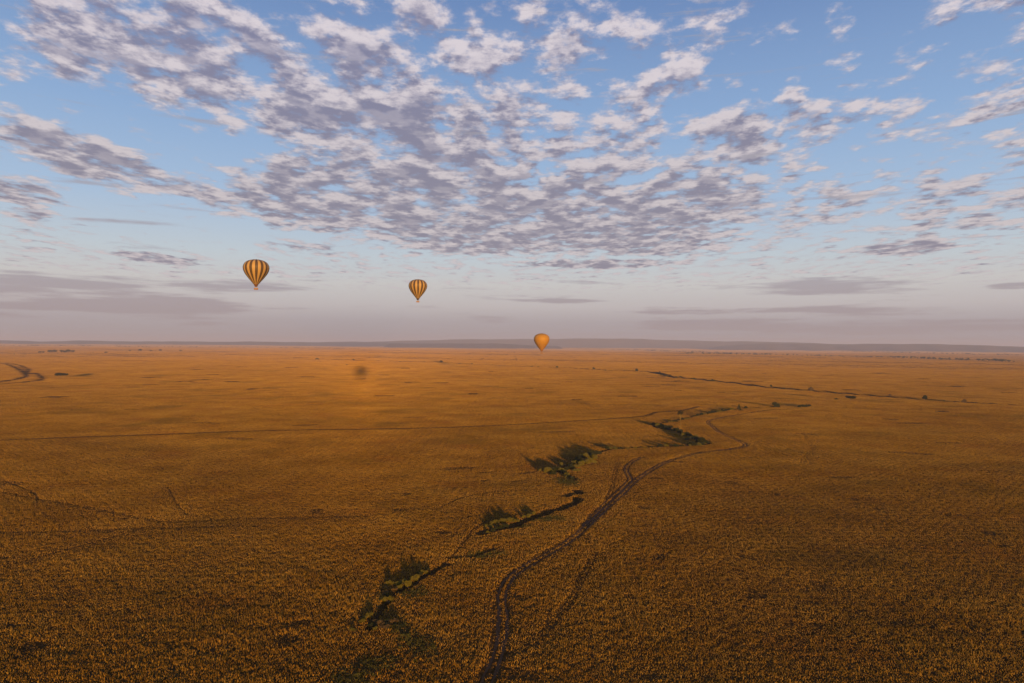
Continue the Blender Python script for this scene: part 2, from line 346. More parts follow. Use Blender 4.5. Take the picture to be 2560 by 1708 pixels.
# ---------------------------------------------------------------- wheel tracks and gully beds
def ribbon(name, L, offs, halfw, mat, lift, kind='structure', fade=None):
    V, Fc = [], []
    T = np.gradient(L, axis=0); T /= np.linalg.norm(T, axis=1)[:, None] + 1e-9; Nn = np.stack([-T[:, 1], T[:, 0]], 1)
    for off in offs:
        wob = 0.10 * np.sin(np.arange(len(L)) * 0.37 + off * 5) + 0.07 * np.sin(np.arange(len(L)) * 0.83 + off)
        hw = halfw * (1 + 0.30 * np.sin(np.arange(len(L)) * 0.21 + off * 3) + 0.30 * np.sin(np.arange(len(L)) * 0.77 + off * 7) * np.sin(np.arange(len(L)) * 0.13))
        b = len(V)
        rows = [L + Nn * (off + wob + s * hw)[:, None] if False else L + Nn * (off + wob + s * hw).reshape(-1, 1) for s in (-1, 0, 1)]
        for s, Rw in zip((-1, 0, 1), rows):
            z = relief(Rw[:, 0], Rw[:, 1]) + lift - (0.05 if s == 0 else 0.0)
            V += list(zip(Rw[:, 0], Rw[:, 1], z))
        n = len(L)
        for c in range(2):
            for i in range(n - 1): Fc.append((b + c * n + i, b + (c + 1) * n + i, b + (c + 1) * n + i + 1, b + c * n + i + 1))
    me = mesh_of(name, V, Fc, [mat], smooth=True)
    return tag(link(name, me), kind=kind)
ribbon('dirt_track', TL['main'], (-0.85, 0.85), 0.35, M_DIRT, -0.03)
ribbon('dirt_track', TL['loop'], (-0.8, 0.8), 0.24, M_DIRT, -0.025)
# ---------------------------------------------------------------- grass: real tufts, instanced (nobody could count it)
def blades(g, n, cx, cy, rad, h0, h1, w, spread):
    ang = g.uniform(0, 2 * np.pi, n); rr = rad * np.sqrt(g.uniform(0, 1, n)) * 0.6
    bx, by = cx + rr * np.cos(ang), cy + rr * np.sin(ang)
    fa = g.uniform(0, 2 * np.pi, n); h = g.uniform(h0, h1, n); ww = w * g.uniform(0.6, 1.3, n)
    lean = g.uniform(0.1, 1.0, n) * spread
    A = np.stack([bx - ww * np.cos(fa), by - ww * np.sin(fa), np.full(n, -0.05)], 1)
    B = np.stack([bx + ww * np.cos(fa), by + ww * np.sin(fa), np.full(n, -0.05)], 1)
    tx, ty = bx + lean * np.cos(ang), by + lean * np.sin(ang)
    mx, my = bx + 0.35 * lean * np.cos(ang), by + 0.35 * lean * np.sin(ang)
    Mm = np.stack([mx + ww * 1.05 * np.cos(fa), my + ww * 1.05 * np.sin(fa), h * 0.62], 1)
    Mn = np.stack([mx - ww * 1.05 * np.cos(fa), my - ww * 1.05 * np.sin(fa), h * 0.62], 1)
    C = np.stack([tx, ty, h], 1)
    V = np.stack([A, B, Mm, Mn, C], 1).reshape(-1, 3); i = np.arange(n)[:, None] * 5
    Fq = np.concatenate([i + [[0, 1, 2]], i + [[0, 2, 3]], i + [[3, 2, 4]]], 0)
    return V, Fq
def grass_piece(name, seed, size, dens, nb, rad, h0, h1, w, spread, mat=M_GRASS):
    g = np.random.default_rng(seed); VV, FF, TT = [], [], []; nv = 0
    if size == 0: pts = [(0.0, 0.0), *g.uniform(-0.45, 0.45, (5, 2))]
    else:
        n = int(size * size * dens); pts = g.uniform(-size / 2 * 1.04, size / 2 * 1.04, (n, 2))
    for (x, y) in pts:
        k = g.choice([0.5, 0.7, 0.85, 1.0, 1.0, 1.2, 1.45, 1.9], p=[.13, .15, .15, .18, .18, .13, .06, .02])
        V, Fq = blades(g, max(3, int(nb * k)), x, y, rad * k, h0 * k, h1 * k, w, spread * k)
        VV.append(V); FF.append(Fq + nv); nv += len(V); TT.append(np.full(len(V), np.clip(g.normal(0.5, 0.28), 0, 1)))
    me = fast_mesh(name, np.vstack(VV), np.vstack(FF), [mat])
    me.attributes.new('tint', 'FLOAT', 'POINT').data.foreach_set('value', np.concatenate(TT).astype(np.float32))
    return bpy.data.objects.new(name, me)
pieces = bpy.data.collections.new('grass_pieces')
for i in range(6): pieces.objects.link(grass_piece('piece_%02d' % i, 10 + i, 0, 0, 6, 0.06, 0.15, 0.26, 0.011, 0.055))
for i in range(6, 12): pieces.objects.link(grass_piece('piece_%02d' % i, 20 + i, 4.7, 14.5, 6, 0.06, 0.15, 0.26, 0.011, 0.055))
for i in range(12, 16): pieces.objects.link(grass_piece('piece_%02d' % i, 30 + i, 12.0, 4.0, 7, 0.22, 0.17, 0.34, 0.05, 0.16))
for i in range(16, 19): pieces.objects.link(grass_piece('piece_%02d' % i, 40 + i, 50.0, 0.6, 7, 0.7, 0.2, 0.45, 0.24, 0.45))
for i in range(19, 22): pieces.objects.link(grass_piece('piece_%02d' % i, 70 + i, 0, 0, 7, 0.16, 0.10, 0.28, 0.025, 0.12, M_GREEN))
def cells(size, r0, r1, half):
    n = int(r1 / size) + 1; gx, gy = np.meshgrid(np.arange(-n, n + 1), np.arange(-2, n + 1)); X = gx.ravel() * size; Y = gy.ravel() * size
    D = np.hypot(X, Y); A = np.degrees(np.abs(np.arctan2(X, Y))); k = (D >= r0) & (D < r1) & (A < half)
    return X[k].astype(float), Y[k].astype(float)
R1, R2, R3 = 720.0, 2400.0, 9000.0
PT = []                                    # x, y, z, piece, rot, scale_xy, scale_z
g = np.random.default_rng(3)
# worn or boggy hollows where the sward is thin
hollow = []
for _ in range(90):
    d = g.uniform(330, 1900); a = g.uniform(-0.72, 0.72); hollow.append((d * math.sin(a), d * math.cos(a), g.uniform(4, 15) * (0.4 + d / 900), g.uniform(2.0, 5) * (0.4 + d / 600), g.uniform(-0.5, 0.5)))
for _ in range(60):
    d = g.uniform(105, 330); a = g.uniform(-0.7, 0.7); r = g.uniform(0.8, 2.6); hollow.append((d * math.sin(a), d * math.cos(a), r * g.uniform(1, 2.2), r, g.uniform(-1.5, 1.5)))
def in_hollow(X, Y):
    m = np.zeros(X.shape, bool)
    for (hx, hy, ra, rb, t) in hollow:
        dx, dy = X - hx, Y - hy; u = dx * math.cos(t) + dy * math.sin(t); v = -dx * math.sin(t) + dy * math.cos(t)
        m |= (u / ra) ** 2 + (v / rb) ** 2 < 1
    return m
LUSH = []                                  # damp hollows along the stream with short green sedge
for px, py, w, dep, t in [(1045, 1612, 34, 60, 0.5), (935, 1660, 50, 40, 0.4), (1030, 1480, 40, 30, 0.5), (1200, 1388, 55, 16, 0.15), (1285, 1318, 45, 10, 0.15), (1000, 1570, 30, 30, 0.3), (1420, 1205, 30, 22, 0), (1370, 1300, 40, 14, 0.1), (880, 1700, 60, 40, 0.3)]:
    x, y = ground_at(px, py); s_ = math.hypot(x, y, H) / F; y2 = ground_at(px, py - dep / 2)[1]; LUSH.append((x, y, w * s_, abs(y2 - y), t))
def lush_h(X, Y):                          # uneven stand: taller and shorter reaches of grass
    return np.clip(1.0 + 0.20 * np.sin(X / 9.1 + 1.7 * np.sin(Y / 13.0)) * np.sin(Y / 11.3 + X / 37) + 0.22 * np.sin(X / 31 + Y / 83 + 2 * np.sin(Y / 57)) + 0.16 * np.sin(Y / 71 + 1.3 * np.sin(X / 97)), 0.5, 1.7)
X, Y = cells(4.0, 78, R1, 56)
dt = np.full(X.shape, 9.0)
for k in TL: dt = np.minimum(dt, dist_to(X, Y, TL[k], 9.0))
for k, (L, hw, dp) in GL.items(): dt = np.minimum(dt, dist_to(X, Y, L, hw * 2 + 6) - hw * 2 + 1.0)
for (gx, gy, ra, rb, t) in LUSH: dt[np.hypot((X - gx) / (ra + 3), (Y - gy) / (rb + 3)) < 1.25] = 0
near = dt < 5.0; hol = (in_hollow(X, Y) | in_hollow(X + 1.5, Y + 1.5) | in_hollow(X - 1.5, Y - 1.5) | in_hollow(X + 1.5, Y - 1.5) | in_hollow(X - 1.5, Y + 1.5)) & ~near
k = ~near & ~hol
n = k.sum(); z = height(X[k], Y[k])
jx, jy = g.uniform(-0.4, 0.4, (2, n))
PT.append(np.stack([X[k] + jx, Y[k] + jy, z, g.integers(6, 12, n), g.uniform(0, 6.283, n), np.ones(n), g.uniform(0.85, 1.2, n) * lush_h(X[k], Y[k])], 1))
# single tufts along tracks, gullies and round the hollows
def singles(cx, cy, per):
    q = (np.arange(6) + 0.5) / 6 * 4 - 2; qx, qy = (a.ravel() for a in np.meshgrid(q, q)); per = 36
    sx = (cx[:, None] + qx + g.uniform(-0.34, 0.34, (len(cx), per))).ravel(); sy = (cy[:, None] + qy + g.uniform(-0.34, 0.34, (len(cx), per))).ravel()
    sc = g.uniform(0.6, 1.25, len(sx)); keep = np.ones(len(sx), bool)
    for k in TL:
        d = dist_to(sx, sy, TL[k], 6.0)
        if k in ('main', 'loop'):
            keep &= ~((np.abs(d - 0.85) < 0.30 + 0.20 * g.uniform(0, 1, len(sx))) & (g.uniform(0, 1, len(sx)) < 0.93)); m = (d > 0.4) & (d < 1.9); sc[m] *= 0.55; sc[d <= 0.4] *= 0.8
        elif k in ('cross', 'far_west'):
            keep &= d > 0.9; sc[d < 3.0] *= 0.45
        elif 'trail' in k:
            keep &= d > 0.2; sc[d < 0.7] *= 0.75
        elif k == 'east':
            sc[np.abs(d - 0.7) < 0.25] *= 0.6
        else:
            keep &= ~(np.abs(d - 0.7) < 0.18); sc[d < 1.1] *= 0.8
    for L, hw, dp in GL.values():
        d = dist_to(sx, sy, L, hw * 2); keep &= d > hw * g.uniform(0.75, 1.15, len(sx))
    hm = in_hollow(sx, sy); keep &= ~(hm & (g.uniform(0, 1, len(sx)) < 0.25)); sc[hm] *= 0.65
    lush = np.zeros(len(sx), bool)
    for (gx, gy, ra, rb, t) in LUSH:
        dx, dy = sx - gx, sy - gy; u, v = dx * math.cos(t) + dy * math.sin(t), -dx * math.sin(t) + dy * math.cos(t); lush |= (u / ra) ** 2 + (v / rb) ** 2 < g.uniform(0.0, 1.5, len(sx)) ** 1.3
    sx, sy, sc, lush = sx[keep], sy[keep], sc[keep], lush[keep]; n = len(sx)
    PT.append(np.stack([sx, sy, height(sx, sy), np.where(lush, g.integers(19, 22, n), g.integers(0, 6, n)), g.uniform(0, 6.28, n), sc, sc * g.uniform(0.8, 1.2, n) * lush_h(sx, sy)], 1))
singles(X[near], Y[near], 23); singles(X[hol], Y[hol], 23)
X, Y = cells(12.0, R1 - 6, R2, 54)
dt = np.full(X.shape, 30.0)
for k, (L, hw, dp) in GL.items():
    if hw > 2.9: dt = np.minimum(dt, dist_to(X, Y, L, 40.0) - hw * 0.9)
k = (dt > 4) & ~in_hollow(X, Y); X, Y = X[k], Y[k]; n = len(X)
PT.append(np.stack([X, Y, height(X, Y), g.integers(12, 16, n), g.integers(0, 4, n) * (np.pi / 2), np.ones(n), g.uniform(0.85, 1.2, n) * (0.55 + 0.45 * lush_h(X, Y))], 1))
X, Y = cells(50.0, R2 - 20, R3, 54); n = len(X)
PT.append(np.stack([X, Y, height(X, Y), g.integers(16, 19, n), g.integers(0, 4, n) * (np.pi / 2), np.ones(n), g.uniform(0.85, 1.2, n)], 1))
PT = np.vstack(PT)
gm = bpy.data.meshes.new('grass'); gm.vertices.add(len(PT)); gm.vertices.foreach_set('co', PT[:, :3].astype(np.float32).ravel())
gm.attributes.new('piece', 'INT', 'POINT').data.foreach_set('value', PT[:, 3].astype(np.int32))
gm.attributes.new('turn', 'FLOAT_VECTOR', 'POINT').data.foreach_set('vector', np.stack([PT[:, 4] * 0, PT[:, 4] * 0, PT[:, 4]], 1).astype(np.float32).ravel())
gm.attributes.new('size', 'FLOAT_VECTOR', 'POINT').data.foreach_set('vector', np.stack([PT[:, 5], PT[:, 5], PT[:, 6]], 1).astype(np.float32).ravel())
grass = tag(link('grass', gm), 'tall dry golden savanna grass covering the plain', 'grass', kind='stuff')
nt = bpy.data.node_groups.new('scatter_grass', 'GeometryNodeTree')
nt.interface.new_socket('Geometry', in_out='INPUT', socket_type='NodeSocketGeometry'); nt.interface.new_socket('Geometry', in_out='OUTPUT', socket_type='NodeSocketGeometry')
gi, go = nt.nodes.new('NodeGroupInput'), nt.nodes.new('NodeGroupOutput')
ci = nt.nodes.new('GeometryNodeCollectionInfo'); ci.inputs[0].default_value = pieces; ci.inputs[1].default_value = True; ci.inputs[2].default_value = True
ip = nt.nodes.new('GeometryNodeInstanceOnPoints'); ip.inputs['Pick Instance'].default_value = True
def named(nm, ty):
    a = nt.nodes.new('GeometryNodeInputNamedAttribute'); a.data_type = ty; a.inputs[0].default_value = nm; return [o for o in a.outputs if o.enabled][0]
nt.links.new(gi.outputs[0], ip.inputs['Points']); nt.links.new(ci.outputs[0], ip.inputs['Instance'])
nt.links.new(named('piece', 'INT'), ip.inputs['Instance Index']); nt.links.new(named('turn', 'FLOAT_VECTOR'), ip.inputs['Rotation']); nt.links.new(named('size', 'FLOAT_VECTOR'), ip.inputs['Scale'])
nt.links.new(ip.outputs[0], go.inputs[0])
mod = grass.modifiers.new('scatter', 'NODES'); mod.node_group = nt
print('GRASS', len(PT))
# ---------------------------------------------------------------- far hills and woods
M_HILL = plain('far_hill_scrub', (0.16, 0.11, 0.07), 0.35, 0.004)
M_WOOD = plain('far_wood_leaves', (0.03, 0.034, 0.018), 0.4, 0.3)
def hill_ridge(pts, dist, depth, seed, base=-40.0):
    """a long ridge whose skyline passes the given photograph points when it stands dist metres away"""
    g = np.random.default_rng(seed); xs = np.array([p[0] for p in pts], float); ys = np.array([p[1] for p in pts], float)
    n = 220; px = np.linspace(xs[0], xs[-1], n); py = np.interp(px, xs, ys)
    wob = sum(np.sin(px / w + g.uniform(0, 6)) * a for w, a in ((61, 0.9), (23, 0.5), (9.7, 0.25)))
    V, Fc = [], []; prof = [(-1, 0), (-0.75, 0.25), (-0.5, 0.55), (-0.25, 0.82), (0, 1.0), (0.3, 0.8), (0.7, 0.35), (1, 0)]
    for i in range(n):
        d = ray(px[i], py[i] - wob[i] * 0.8); t = dist / math.hypot(d.x, d.y)
        fx, fy = d.x * t, d.y * t; top = H + d.z * t; u = (fx / dist, fy / dist)
        edge = min(1, min(i, n - 1 - i) / 14); top = base + (top - base) * (edge * (2 - edge))
        for (s, h) in prof:
            k = 1 + s * depth / dist * (1 + 0.15 * math.sin(i * 0.31 + s * 4)); V.append((u[0] * dist * k, u[1] * dist * k, base + (top - base) * h * (1 + 0.06 * math.sin(i * 0.5 + s * 9) * (0 < h < 1))))
    m = len(prof)
    for i in range(n - 1):
        for j in range(m - 1): Fc.append((i * m + j, i * m + m + j, i * m + m + j + 1, i * m + j + 1))
    return tag(link('hills', mesh_of('hills', V, Fc, [M_HILL], smooth=True)), kind='structure')
hill_ridge([(-300, 848), (0, 851), (100, 853), (220, 852), (330, 855), (420, 853), (640, 855), (900, 857), (1150, 859)], 14500, 1500, 1)
hill_ridge([(700, 858), (1000, 852), (1180, 849), (1350, 847), (1500, 847), (1650, 849), (1800, 853), (2000, 857), (2200, 862)], 16500, 1800, 2)
hill_ridge([(1750, 865), (1920, 859), (2050, 861), (2200, 859), (2330, 861), (2560, 866), (2900, 870)], 13800, 1500, 3)
hill_ridge([(950, 860), (1080, 858), (1230, 859), (1300, 863), (1420, 866)], 11500, 1000, 4)
def far_wood(pts, depth, hmin, hmax, per_m, seed):
    """a far belt of trees that reads as one dark line: crowns of leaf faces on short stems"""
    g = np.random.default_rng(seed); L = smooth_line(px_line(pts), 20.0); VV, FF = [], []; nv = 0
    ln = np.linalg.norm(np.diff(L, axis=0), axis=1).sum(); n = int(ln * per_m)
    idx = g.uniform(0, len(L) - 1, n); i0 = idx.astype(int); f = (idx - i0)[:, None]; P = L[i0] * (1 - f) + L[np.minimum(i0 + 1, len(L) - 1)] * f
    rad = P / np.linalg.norm(P, axis=1)[:, None]; P = P + rad * g.uniform(-depth, depth, n)[:, None] + g.normal(0, 6, (n, 2))
    clump = 0.5 + 0.5 * np.sin(idx * 0.33) * np.sin(idx * 0.071 + 2); keep = g.uniform(0, 1, n) < 0.25 + 0.75 * clump; P = P[keep]
    Z = height(P[:, 0], P[:, 1])
    for (x, y), z in zip(P, Z):
        h = g.uniform(hmin, hmax); r = h * g.uniform(0.45, 0.8); k = 26
        c = g.normal(0, 1, (k, 3)); c /= np.linalg.norm(c, axis=1)[:, None]; c *= g.uniform(0.4, 1, (k, 1)); c *= [r, r, h * 0.36]; c += [x, y, z + h * 0.62]
        a, b = g.normal(0, 1, (k, 3)), g.normal(0, 1, (k, 3)); s = h * 0.11
        V = np.stack([c - a * s, c + b * s, c + a * s, c - b * s], 1).reshape(-1, 3); Fq = np.arange(k * 4).reshape(-1, 4)
        t = h * 0.02; S = np.array([[x - t, y, z - 0.3], [x + t, y, z - 0.3], [x + t, y, z + h * 0.5], [x - t, y, z + h * 0.5]])
        VV += [V, S]; FF += [Fq + nv, np.array([[0, 1, 2, 3]]) + nv + len(V)]; nv += len(V) + 4
    me = fast_mesh('far_wood', np.vstack(VV), np.vstack(FF), [M_WOOD])
    return me
def wood(label, *a): return tag(link('far_wood', far_wood(*a)), label, 'woodland', kind='stuff')
wood('dark belt of trees along the far edge of the plain', [(1700, 886.5), (1850, 889), (2000, 890.5), (2160, 892.5), (2300, 897), (2430, 902), (2560, 907), (2720, 912)], 60, 8, 15, 0.10, 1)
wood('thin far line of trees in the hazy plain behind the balloon', [(1180, 871), (1500, 875), (1700, 879), (1900, 884.5)], 200, 9, 16, 0.05, 2)
wood('faint far line of trees at the right under the hills', [(2100, 880), (2300, 884), (2420, 886), (2560, 888), (2700, 891)], 220, 9, 16, 0.05, 3)
wood('dark scrub along the crest of the far left rise', [(-200, 887.5), (0, 886), (90, 885), (230, 884.5), (420, 882.5), (640, 881)], 40, 3, 6, 0.03, 5)
wood('faint far scrub line below the left hills', [(-150, 871), (120, 869), (230, 870), (420, 872), (700, 873), (900, 876)], 250, 8, 15, 0.04, 4)
# ---------------------------------------------------------------- plants
M_LEAF = [plain('shrub_leaf_olive', (0.15, 0.125, 0.016), 0.45, 1.3, trans=0.25), plain('shrub_leaf_green', (0.038, 0.042, 0.012), 0.45, 1.3, trans=0.2), plain('shrub_leaf_grey', (0.13, 0.085, 0.03), 0.4, 1.3, trans=0.2)]
M_BARK = plain('grey_bark', (0.16, 0.11, 0.07), 0.3, 3.0); M_YBARK = plain('pale_yellow_bark', (0.22, 0.16, 0.05), 0.2, 3.0)
def tube(pts, rad, seg=6):
    V, Fc = [], []; pts = [Vector(p) for p in pts]
    for i, p in enumerate(pts):
        t = (pts[min(i + 1, len(pts) - 1)] - pts[max(i - 1, 0)]).normalized(); a = t.orthogonal().normalized(); b = t.cross(a)
        for k in range(seg): V.append(p + (a * math.cos(6.2832 * k / seg) + b * math.sin(6.2832 * k / seg)) * rad[i])
    for i in range(len(pts) - 1):
        for k in range(seg): Fc.append((i * seg + k, i * seg + (k + 1) % seg, (i + 1) * seg + (k + 1) % seg, (i + 1) * seg + k))
    return V, Fc
def join(parts):
    V, Fc = [], []
    for v, f in parts: b = len(V); V += list(v); Fc += [tuple(i + b for i in q) for q in f]
    return V, Fc
def leaf_cloud(g, blobs, n, size):
    """small leaf sprays spread through several uneven clumps"""
    w = np.array([b[3] * b[4] for b in blobs]); w = w / w.sum(); bi = g.choice(len(blobs), n, p=w); B = np.array(blobs)[bi]
    c = g.normal(0, 1, (n, 3)); c /= np.linalg.norm(c, axis=1)[:, None] + 1e-9; c *= (g.uniform(0.15, 1.0, (n, 1)) ** 0.45) * g.uniform(0.75, 1.12, (n, 1))
    c = B[:, :3] + c * np.stack([B[:, 3], B[:, 3], B[:, 4]], 1); c[:, 2] = np.maximum(c[:, 2], 0.05)
    a = g.normal(0, 1, (n, 3)); a /= np.linalg.norm(a, axis=1)[:, None]; b = np.cross(a, g.normal(0, 1, (n, 3))); b /= np.linalg.norm(b, axis=1)[:, None]
    s = size * g.uniform(0.5, 1.3, (n, 1))
    V = np.stack([c - a * s, c + b * s * 0.6, c + a * s, c - b * s * 0.6], 1).reshape(-1, 3)
    return V, np.arange(n * 4).reshape(-1, 4)
def shrub_data(seed, leaf, n=2200):
    g = np.random.default_rng(seed); blobs = []
    for k in range(g.integers(5, 9)):
        a, r = g.uniform(0, 6.28), g.uniform(0, 0.7); s = g.uniform(0.22, 0.46); blobs.append((r * math.cos(a), r * math.sin(a), g.uniform(0.25, 0.75) * (1 - 0.4 * r), s, s * g.uniform(0.7, 1.0)))
    V, Fq = leaf_cloud(g, blobs, n, 0.07); fo = fast_mesh('foliage', V, Fq, [leaf])
    st = []
    for b in blobs[:6]: st.append(tube([(b[0] * 0.1, b[1] * 0.1, -0.15), (b[0] * 0.5, b[1] * 0.5, b[2] * 0.55), (b[0] * 0.95, b[1] * 0.95, b[2])], [0.045, 0.03, 0.012], 5))
    return fo, mesh_of('stems', *join(st), [M_BARK])
SHRUB = [[shrub_data(60 + 10 * m + i, M_LEAF[m]) for i in range(4)] for m in range(3)]
def thicken(cl):                           # fill the thicket between the bushes one can pick out
    return cl + [((a[0] + b[0]) / 2 + (-3, 4, 0)[i % 3], (a[1] + b[1]) / 2 - 2, 0.85 * (a[2] + b[2]) / 2, (a[3], b[3], 1)[i % 3]) for i, (a, b) in enumerate(zip(cl, cl[1:]))]
def shrub(px, py, wpx, label, group=None, kind=0, tall=0.9, seed=0, name='shrub', at=None):
    x, y = at if at is not None else ground_at(px, py); d = math.hypot(x, y, H); r = (1.14 if py > 1130 else 1.15 if py > 1010 else 1.25) * wpx * d / F / 2 / 0.85; tall *= 0.74 if py > 1040 else 0.95
    fo, st = SHRUB[kind][seed % 4]
    o = link(name, None, loc=(x, y, float(relief(x, y)) - 0.12), rz=seed * 2.399, sc=(r, r, r * tall)); o.empty_display_size = 0.3
    tag(o, label, 'shrub', group); link('foliage', fo, o); link('stem', st, o); return o
cl1 = [(967, 1462, 14, 0), (988, 1463, 22, 0), (1011, 1456, 18, 0), (1020, 1466, 24, 0), (1043, 1438, 16, 1), (1058, 1430, 20, 0), (1037, 1447, 22, 0), (1000, 1470, 20, 0), (965, 1482, 18, 2), (972, 1502, 22, 0), (955, 1500, 16, 1), (1070, 1425, 14, 1)]
for i, (x, y, w, k) in enumerate(thicken(cl1)): shrub(x, y, w, 'olive shrub in the large thicket beside the narrow gully left of the track', 'shrubs of the thicket above the gully', k, 1.0 + 0.3 * (i % 3 == 0), i)
cl2 = [(923, 1542, 24, 0), (908, 1555, 18, 0), (951, 1560, 22, 2), (983, 1556, 26, 2), (938, 1573, 18, 0), (968, 1568, 20, 2), (1005, 1566, 18, 1), (930, 1564, 18, 1)]
for i, (x, y, w, k) in enumerate(thicken(cl2)): shrub(x, y, w, 'shrub in the nearest clump at the foot of the narrow gully', 'shrubs of the nearest clump', k, 0.9, i + 3)
for i, (x, y, w, k, t) in enumerate([(879, 1576, 18, 0, 'small lone olive shrub left of the nearest clump'), (1014, 1594, 26, 0, 'low olive shrub below the nearest clump, by the green patch'), (1040, 1654, 16, 0, 'left one of two small pale shrubs near the bottom edge'), (1071, 1650, 12, 0, 'right one of two small pale shrubs near the bottom edge'), (895, 1690, 20, 0, 'low green shrub at the bottom edge left of the track')]):
    shrub(x, y, w, t, None, k, 0.7, i)
cl3 = [(1222, 1320, 20, 0), (1242, 1310, 20, 0), (1257, 1308, 22, 0), (1274, 1306, 20, 0), (1290, 1304, 16, 0), (1318, 1293, 18, 0), (1334, 1288, 16, 0), (1232, 1330, 18, 1), (1262, 1318, 16, 1), (1222, 1334, 14, 0)]
for i, (x, y, w, k) in enumerate(thicken(cl3)): shrub(x, y, w, 'olive shrub in the row along the dark open gully', 'shrubs along the dark gully', k, 1.0, i + 1)
cl4 = [(1367, 1182, 26, 0), (1391, 1178, 26, 1), (1407, 1181, 24, 0), (1417, 1192, 20, 0), (1430, 1200, 18, 1), (1442, 1160, 26, 0), (1452, 1150, 26, 1), (1454, 1165, 26, 0), (1475, 1160, 26, 0), (1488, 1138, 24, 1), (1470, 1146, 26, 0), (1487, 1150, 24, 0), (1428, 1172, 24, 1), (1438, 1168, 20, 0), (1382, 1186, 18, 1), (1350, 1178, 14, 0), (1462, 1156, 24, 2)]
for i, (x, y, w, k) in enumerate(thicken(cl4)): shrub(x, y, w, 'bushy shrub in the long dark thicket mid way up the stream', 'shrubs of the middle thicket', k, 1.05, i)
cl5 = [(1517, 1125, 18, 1), (1533, 1125, 20, 0), (1552, 1124, 14, 1), (1570, 1123, 9, 0), (1590, 1122, 9, 0), (1610, 1120, 9, 0), (1630, 1119, 10, 1), (1649, 1117, 16, 1), (1663, 1116, 14, 0), (1686, 1116, 16, 1), (1705, 1115, 11, 1), (1725, 1115, 12, 0)]
for i, (x, y, w, k) in enumerate(cl5): shrub(x, y, w, 'low shrub in the broken row between the two dark thickets', 'shrubs of the broken row', k, 0.9, i)
u = lambda a, b: (1500 + a / 3.672, 960 + b / 3.672)
cl6 = [u(*p) for p in [(490, 378), (520, 385), (545, 395), (570, 392), (600, 408), (640, 415), (670, 425), (700, 430), (735, 450), (750, 470), (775, 480), (800, 475), (830, 480), (820, 510), (860, 500), (885, 510), (900, 540), (920, 520), (950, 550), (975, 545), (860, 565), (830, 560), (890, 565), (930, 560)]]
for i, (x, y) in enumerate(cl6): shrub(x, y, 15 + 3 * (i % 3), 'dark green shrub in the dense bend of the stream below the tall tree', 'shrubs of the dense stream bend', (1, 1, 0, 1)[i % 4], 1.0, i)
cl7 = [u(*p) for p in [(610, 358), (650, 350), (690, 348), (720, 335), (760, 328), (795, 322), (860, 298), (895, 292), (930, 285), (965, 278), (1000, 270), (1030, 268), (1060, 262), (1090, 256), (1120, 252), (1150, 248), (1180, 243), (1210, 240), (1290, 246), (1340, 225)]]
for i, (x, y) in enumerate(cl7): shrub(x, y, 9 + 2 * (i % 3), 'low green shrub in the row curving up to the small conical tree', 'shrubs of the upper row', (1, 0, 1, 1)[i % 4], 0.8, i)
ORD = 'first second third fourth fifth sixth seventh eighth ninth tenth eleventh twelfth thirteenth fourteenth fifteenth sixteenth seventeenth eighteenth nineteenth twentieth'.split()
ORD += ['twenty-' + o for o in ORD[:9]] + ['thirtieth'] + ['thirty-' + o for o in ORD[:9]]
def lone(px, py, w, label, kind=1, tall=1.0, seed=0): shrub(px, py, w, label, None, kind, tall, seed)
lone(1937, 1017, 17, 'round dark bush at the far bend of the wheel track', 1, 1.2, 1)
for i, (x, y, w) in enumerate([(1998, 1019, 12), (2007, 1018, 14), (2016, 1017, 12), (2024, 1016, 10)]): shrub(x, y, w, 'low dark shrub in the small clump right of the far track bend', 'shrubs of the small far clump', 1, 0.8, i)
lone(2028, 976, 13, 'round reddish bush on the far drainage line, right of centre', 2, 1.1, 2)
lone(1928, 966, 6, 'tiny dark bush left of the round reddish bush on the drainage line', 1, 1.2, 3)
lone(2312, 997, 13, 'round dark bush on the drainage line near the right edge', 1, 1.1, 0)
lone(2410, 1005, 12, 'low bush on the drainage line, nearest the right edge', 2, 0.8, 1)
lone(2225, 989, 7, 'small pale bush on the drainage line between two round bushes', 2, 1.0, 2)
lone(2091, 999, 8, 'small dark bush just left of the flat acacia', 1, 0.7, 2)
lone(1592, 930, 8, 'upright dark bush on the far drainage line right of the orange balloon', 1, 1.3, 3)
lone(1649, 934, 5, 'small bush where the far drainage line widens', 1, 1.2, 0)
lone(1735, 949, 10, 'low dark shrub right of the wide dark hollow', 1, 0.6, 1)
lone(1781, 953, 14, 'broad low green shrub east of the wide dark hollow', 1, 0.5, 2)
lone(1484, 924, 6, 'small upright bush on the drainage line, second right of the orange balloon', 1, 1.2, 1)
lone(1514, 928, 5, 'small low bush beside the upright one on the drainage line', 1, 0.9, 2)
lone(1393, 920, 7, 'dark bush on the drainage line just right of the orange balloon', 1, 1.0, 3)
lone(1103, 905, 9, 'dark bush by the long dark hollow left of the orange balloon', 1, 0.8, 0)
lone(867, 914, 4, 'tiny lone bush left above the round balloon shadow', 1, 0.9, 1)
lone(793, 898, 9, 'wide low bush on the far line, left above the balloon shadow', 1, 0.6, 2)
lone(884, 899, 6, 'low bush on the far line above the balloon shadow', 1, 0.7, 3)
for i, (x, y, w) in enumerate([(1000, 904, 5), (1060, 905, 6), (1150, 909, 5), (1180, 910, 6), (1230, 913, 4), (1330, 917, 6), (1345, 917.5, 5), (1560, 929, 5), (1690, 945, 9), (1700, 944, 8), (1665, 942, 9), (1676, 941, 8), (1655, 939, 7), (2090, 983, 7), (2100, 984, 6), (2360, 1002, 5), (2440, 1008, 6), (2500, 1011, 5), (2180, 990, 6), (1960, 971, 7), (1985, 973, 7)]):
    shrub(x, y, w, 'small dark shrub among those strung along the far drainage line', 'shrubs strung along the far drainage line', 1, 0.55, i)
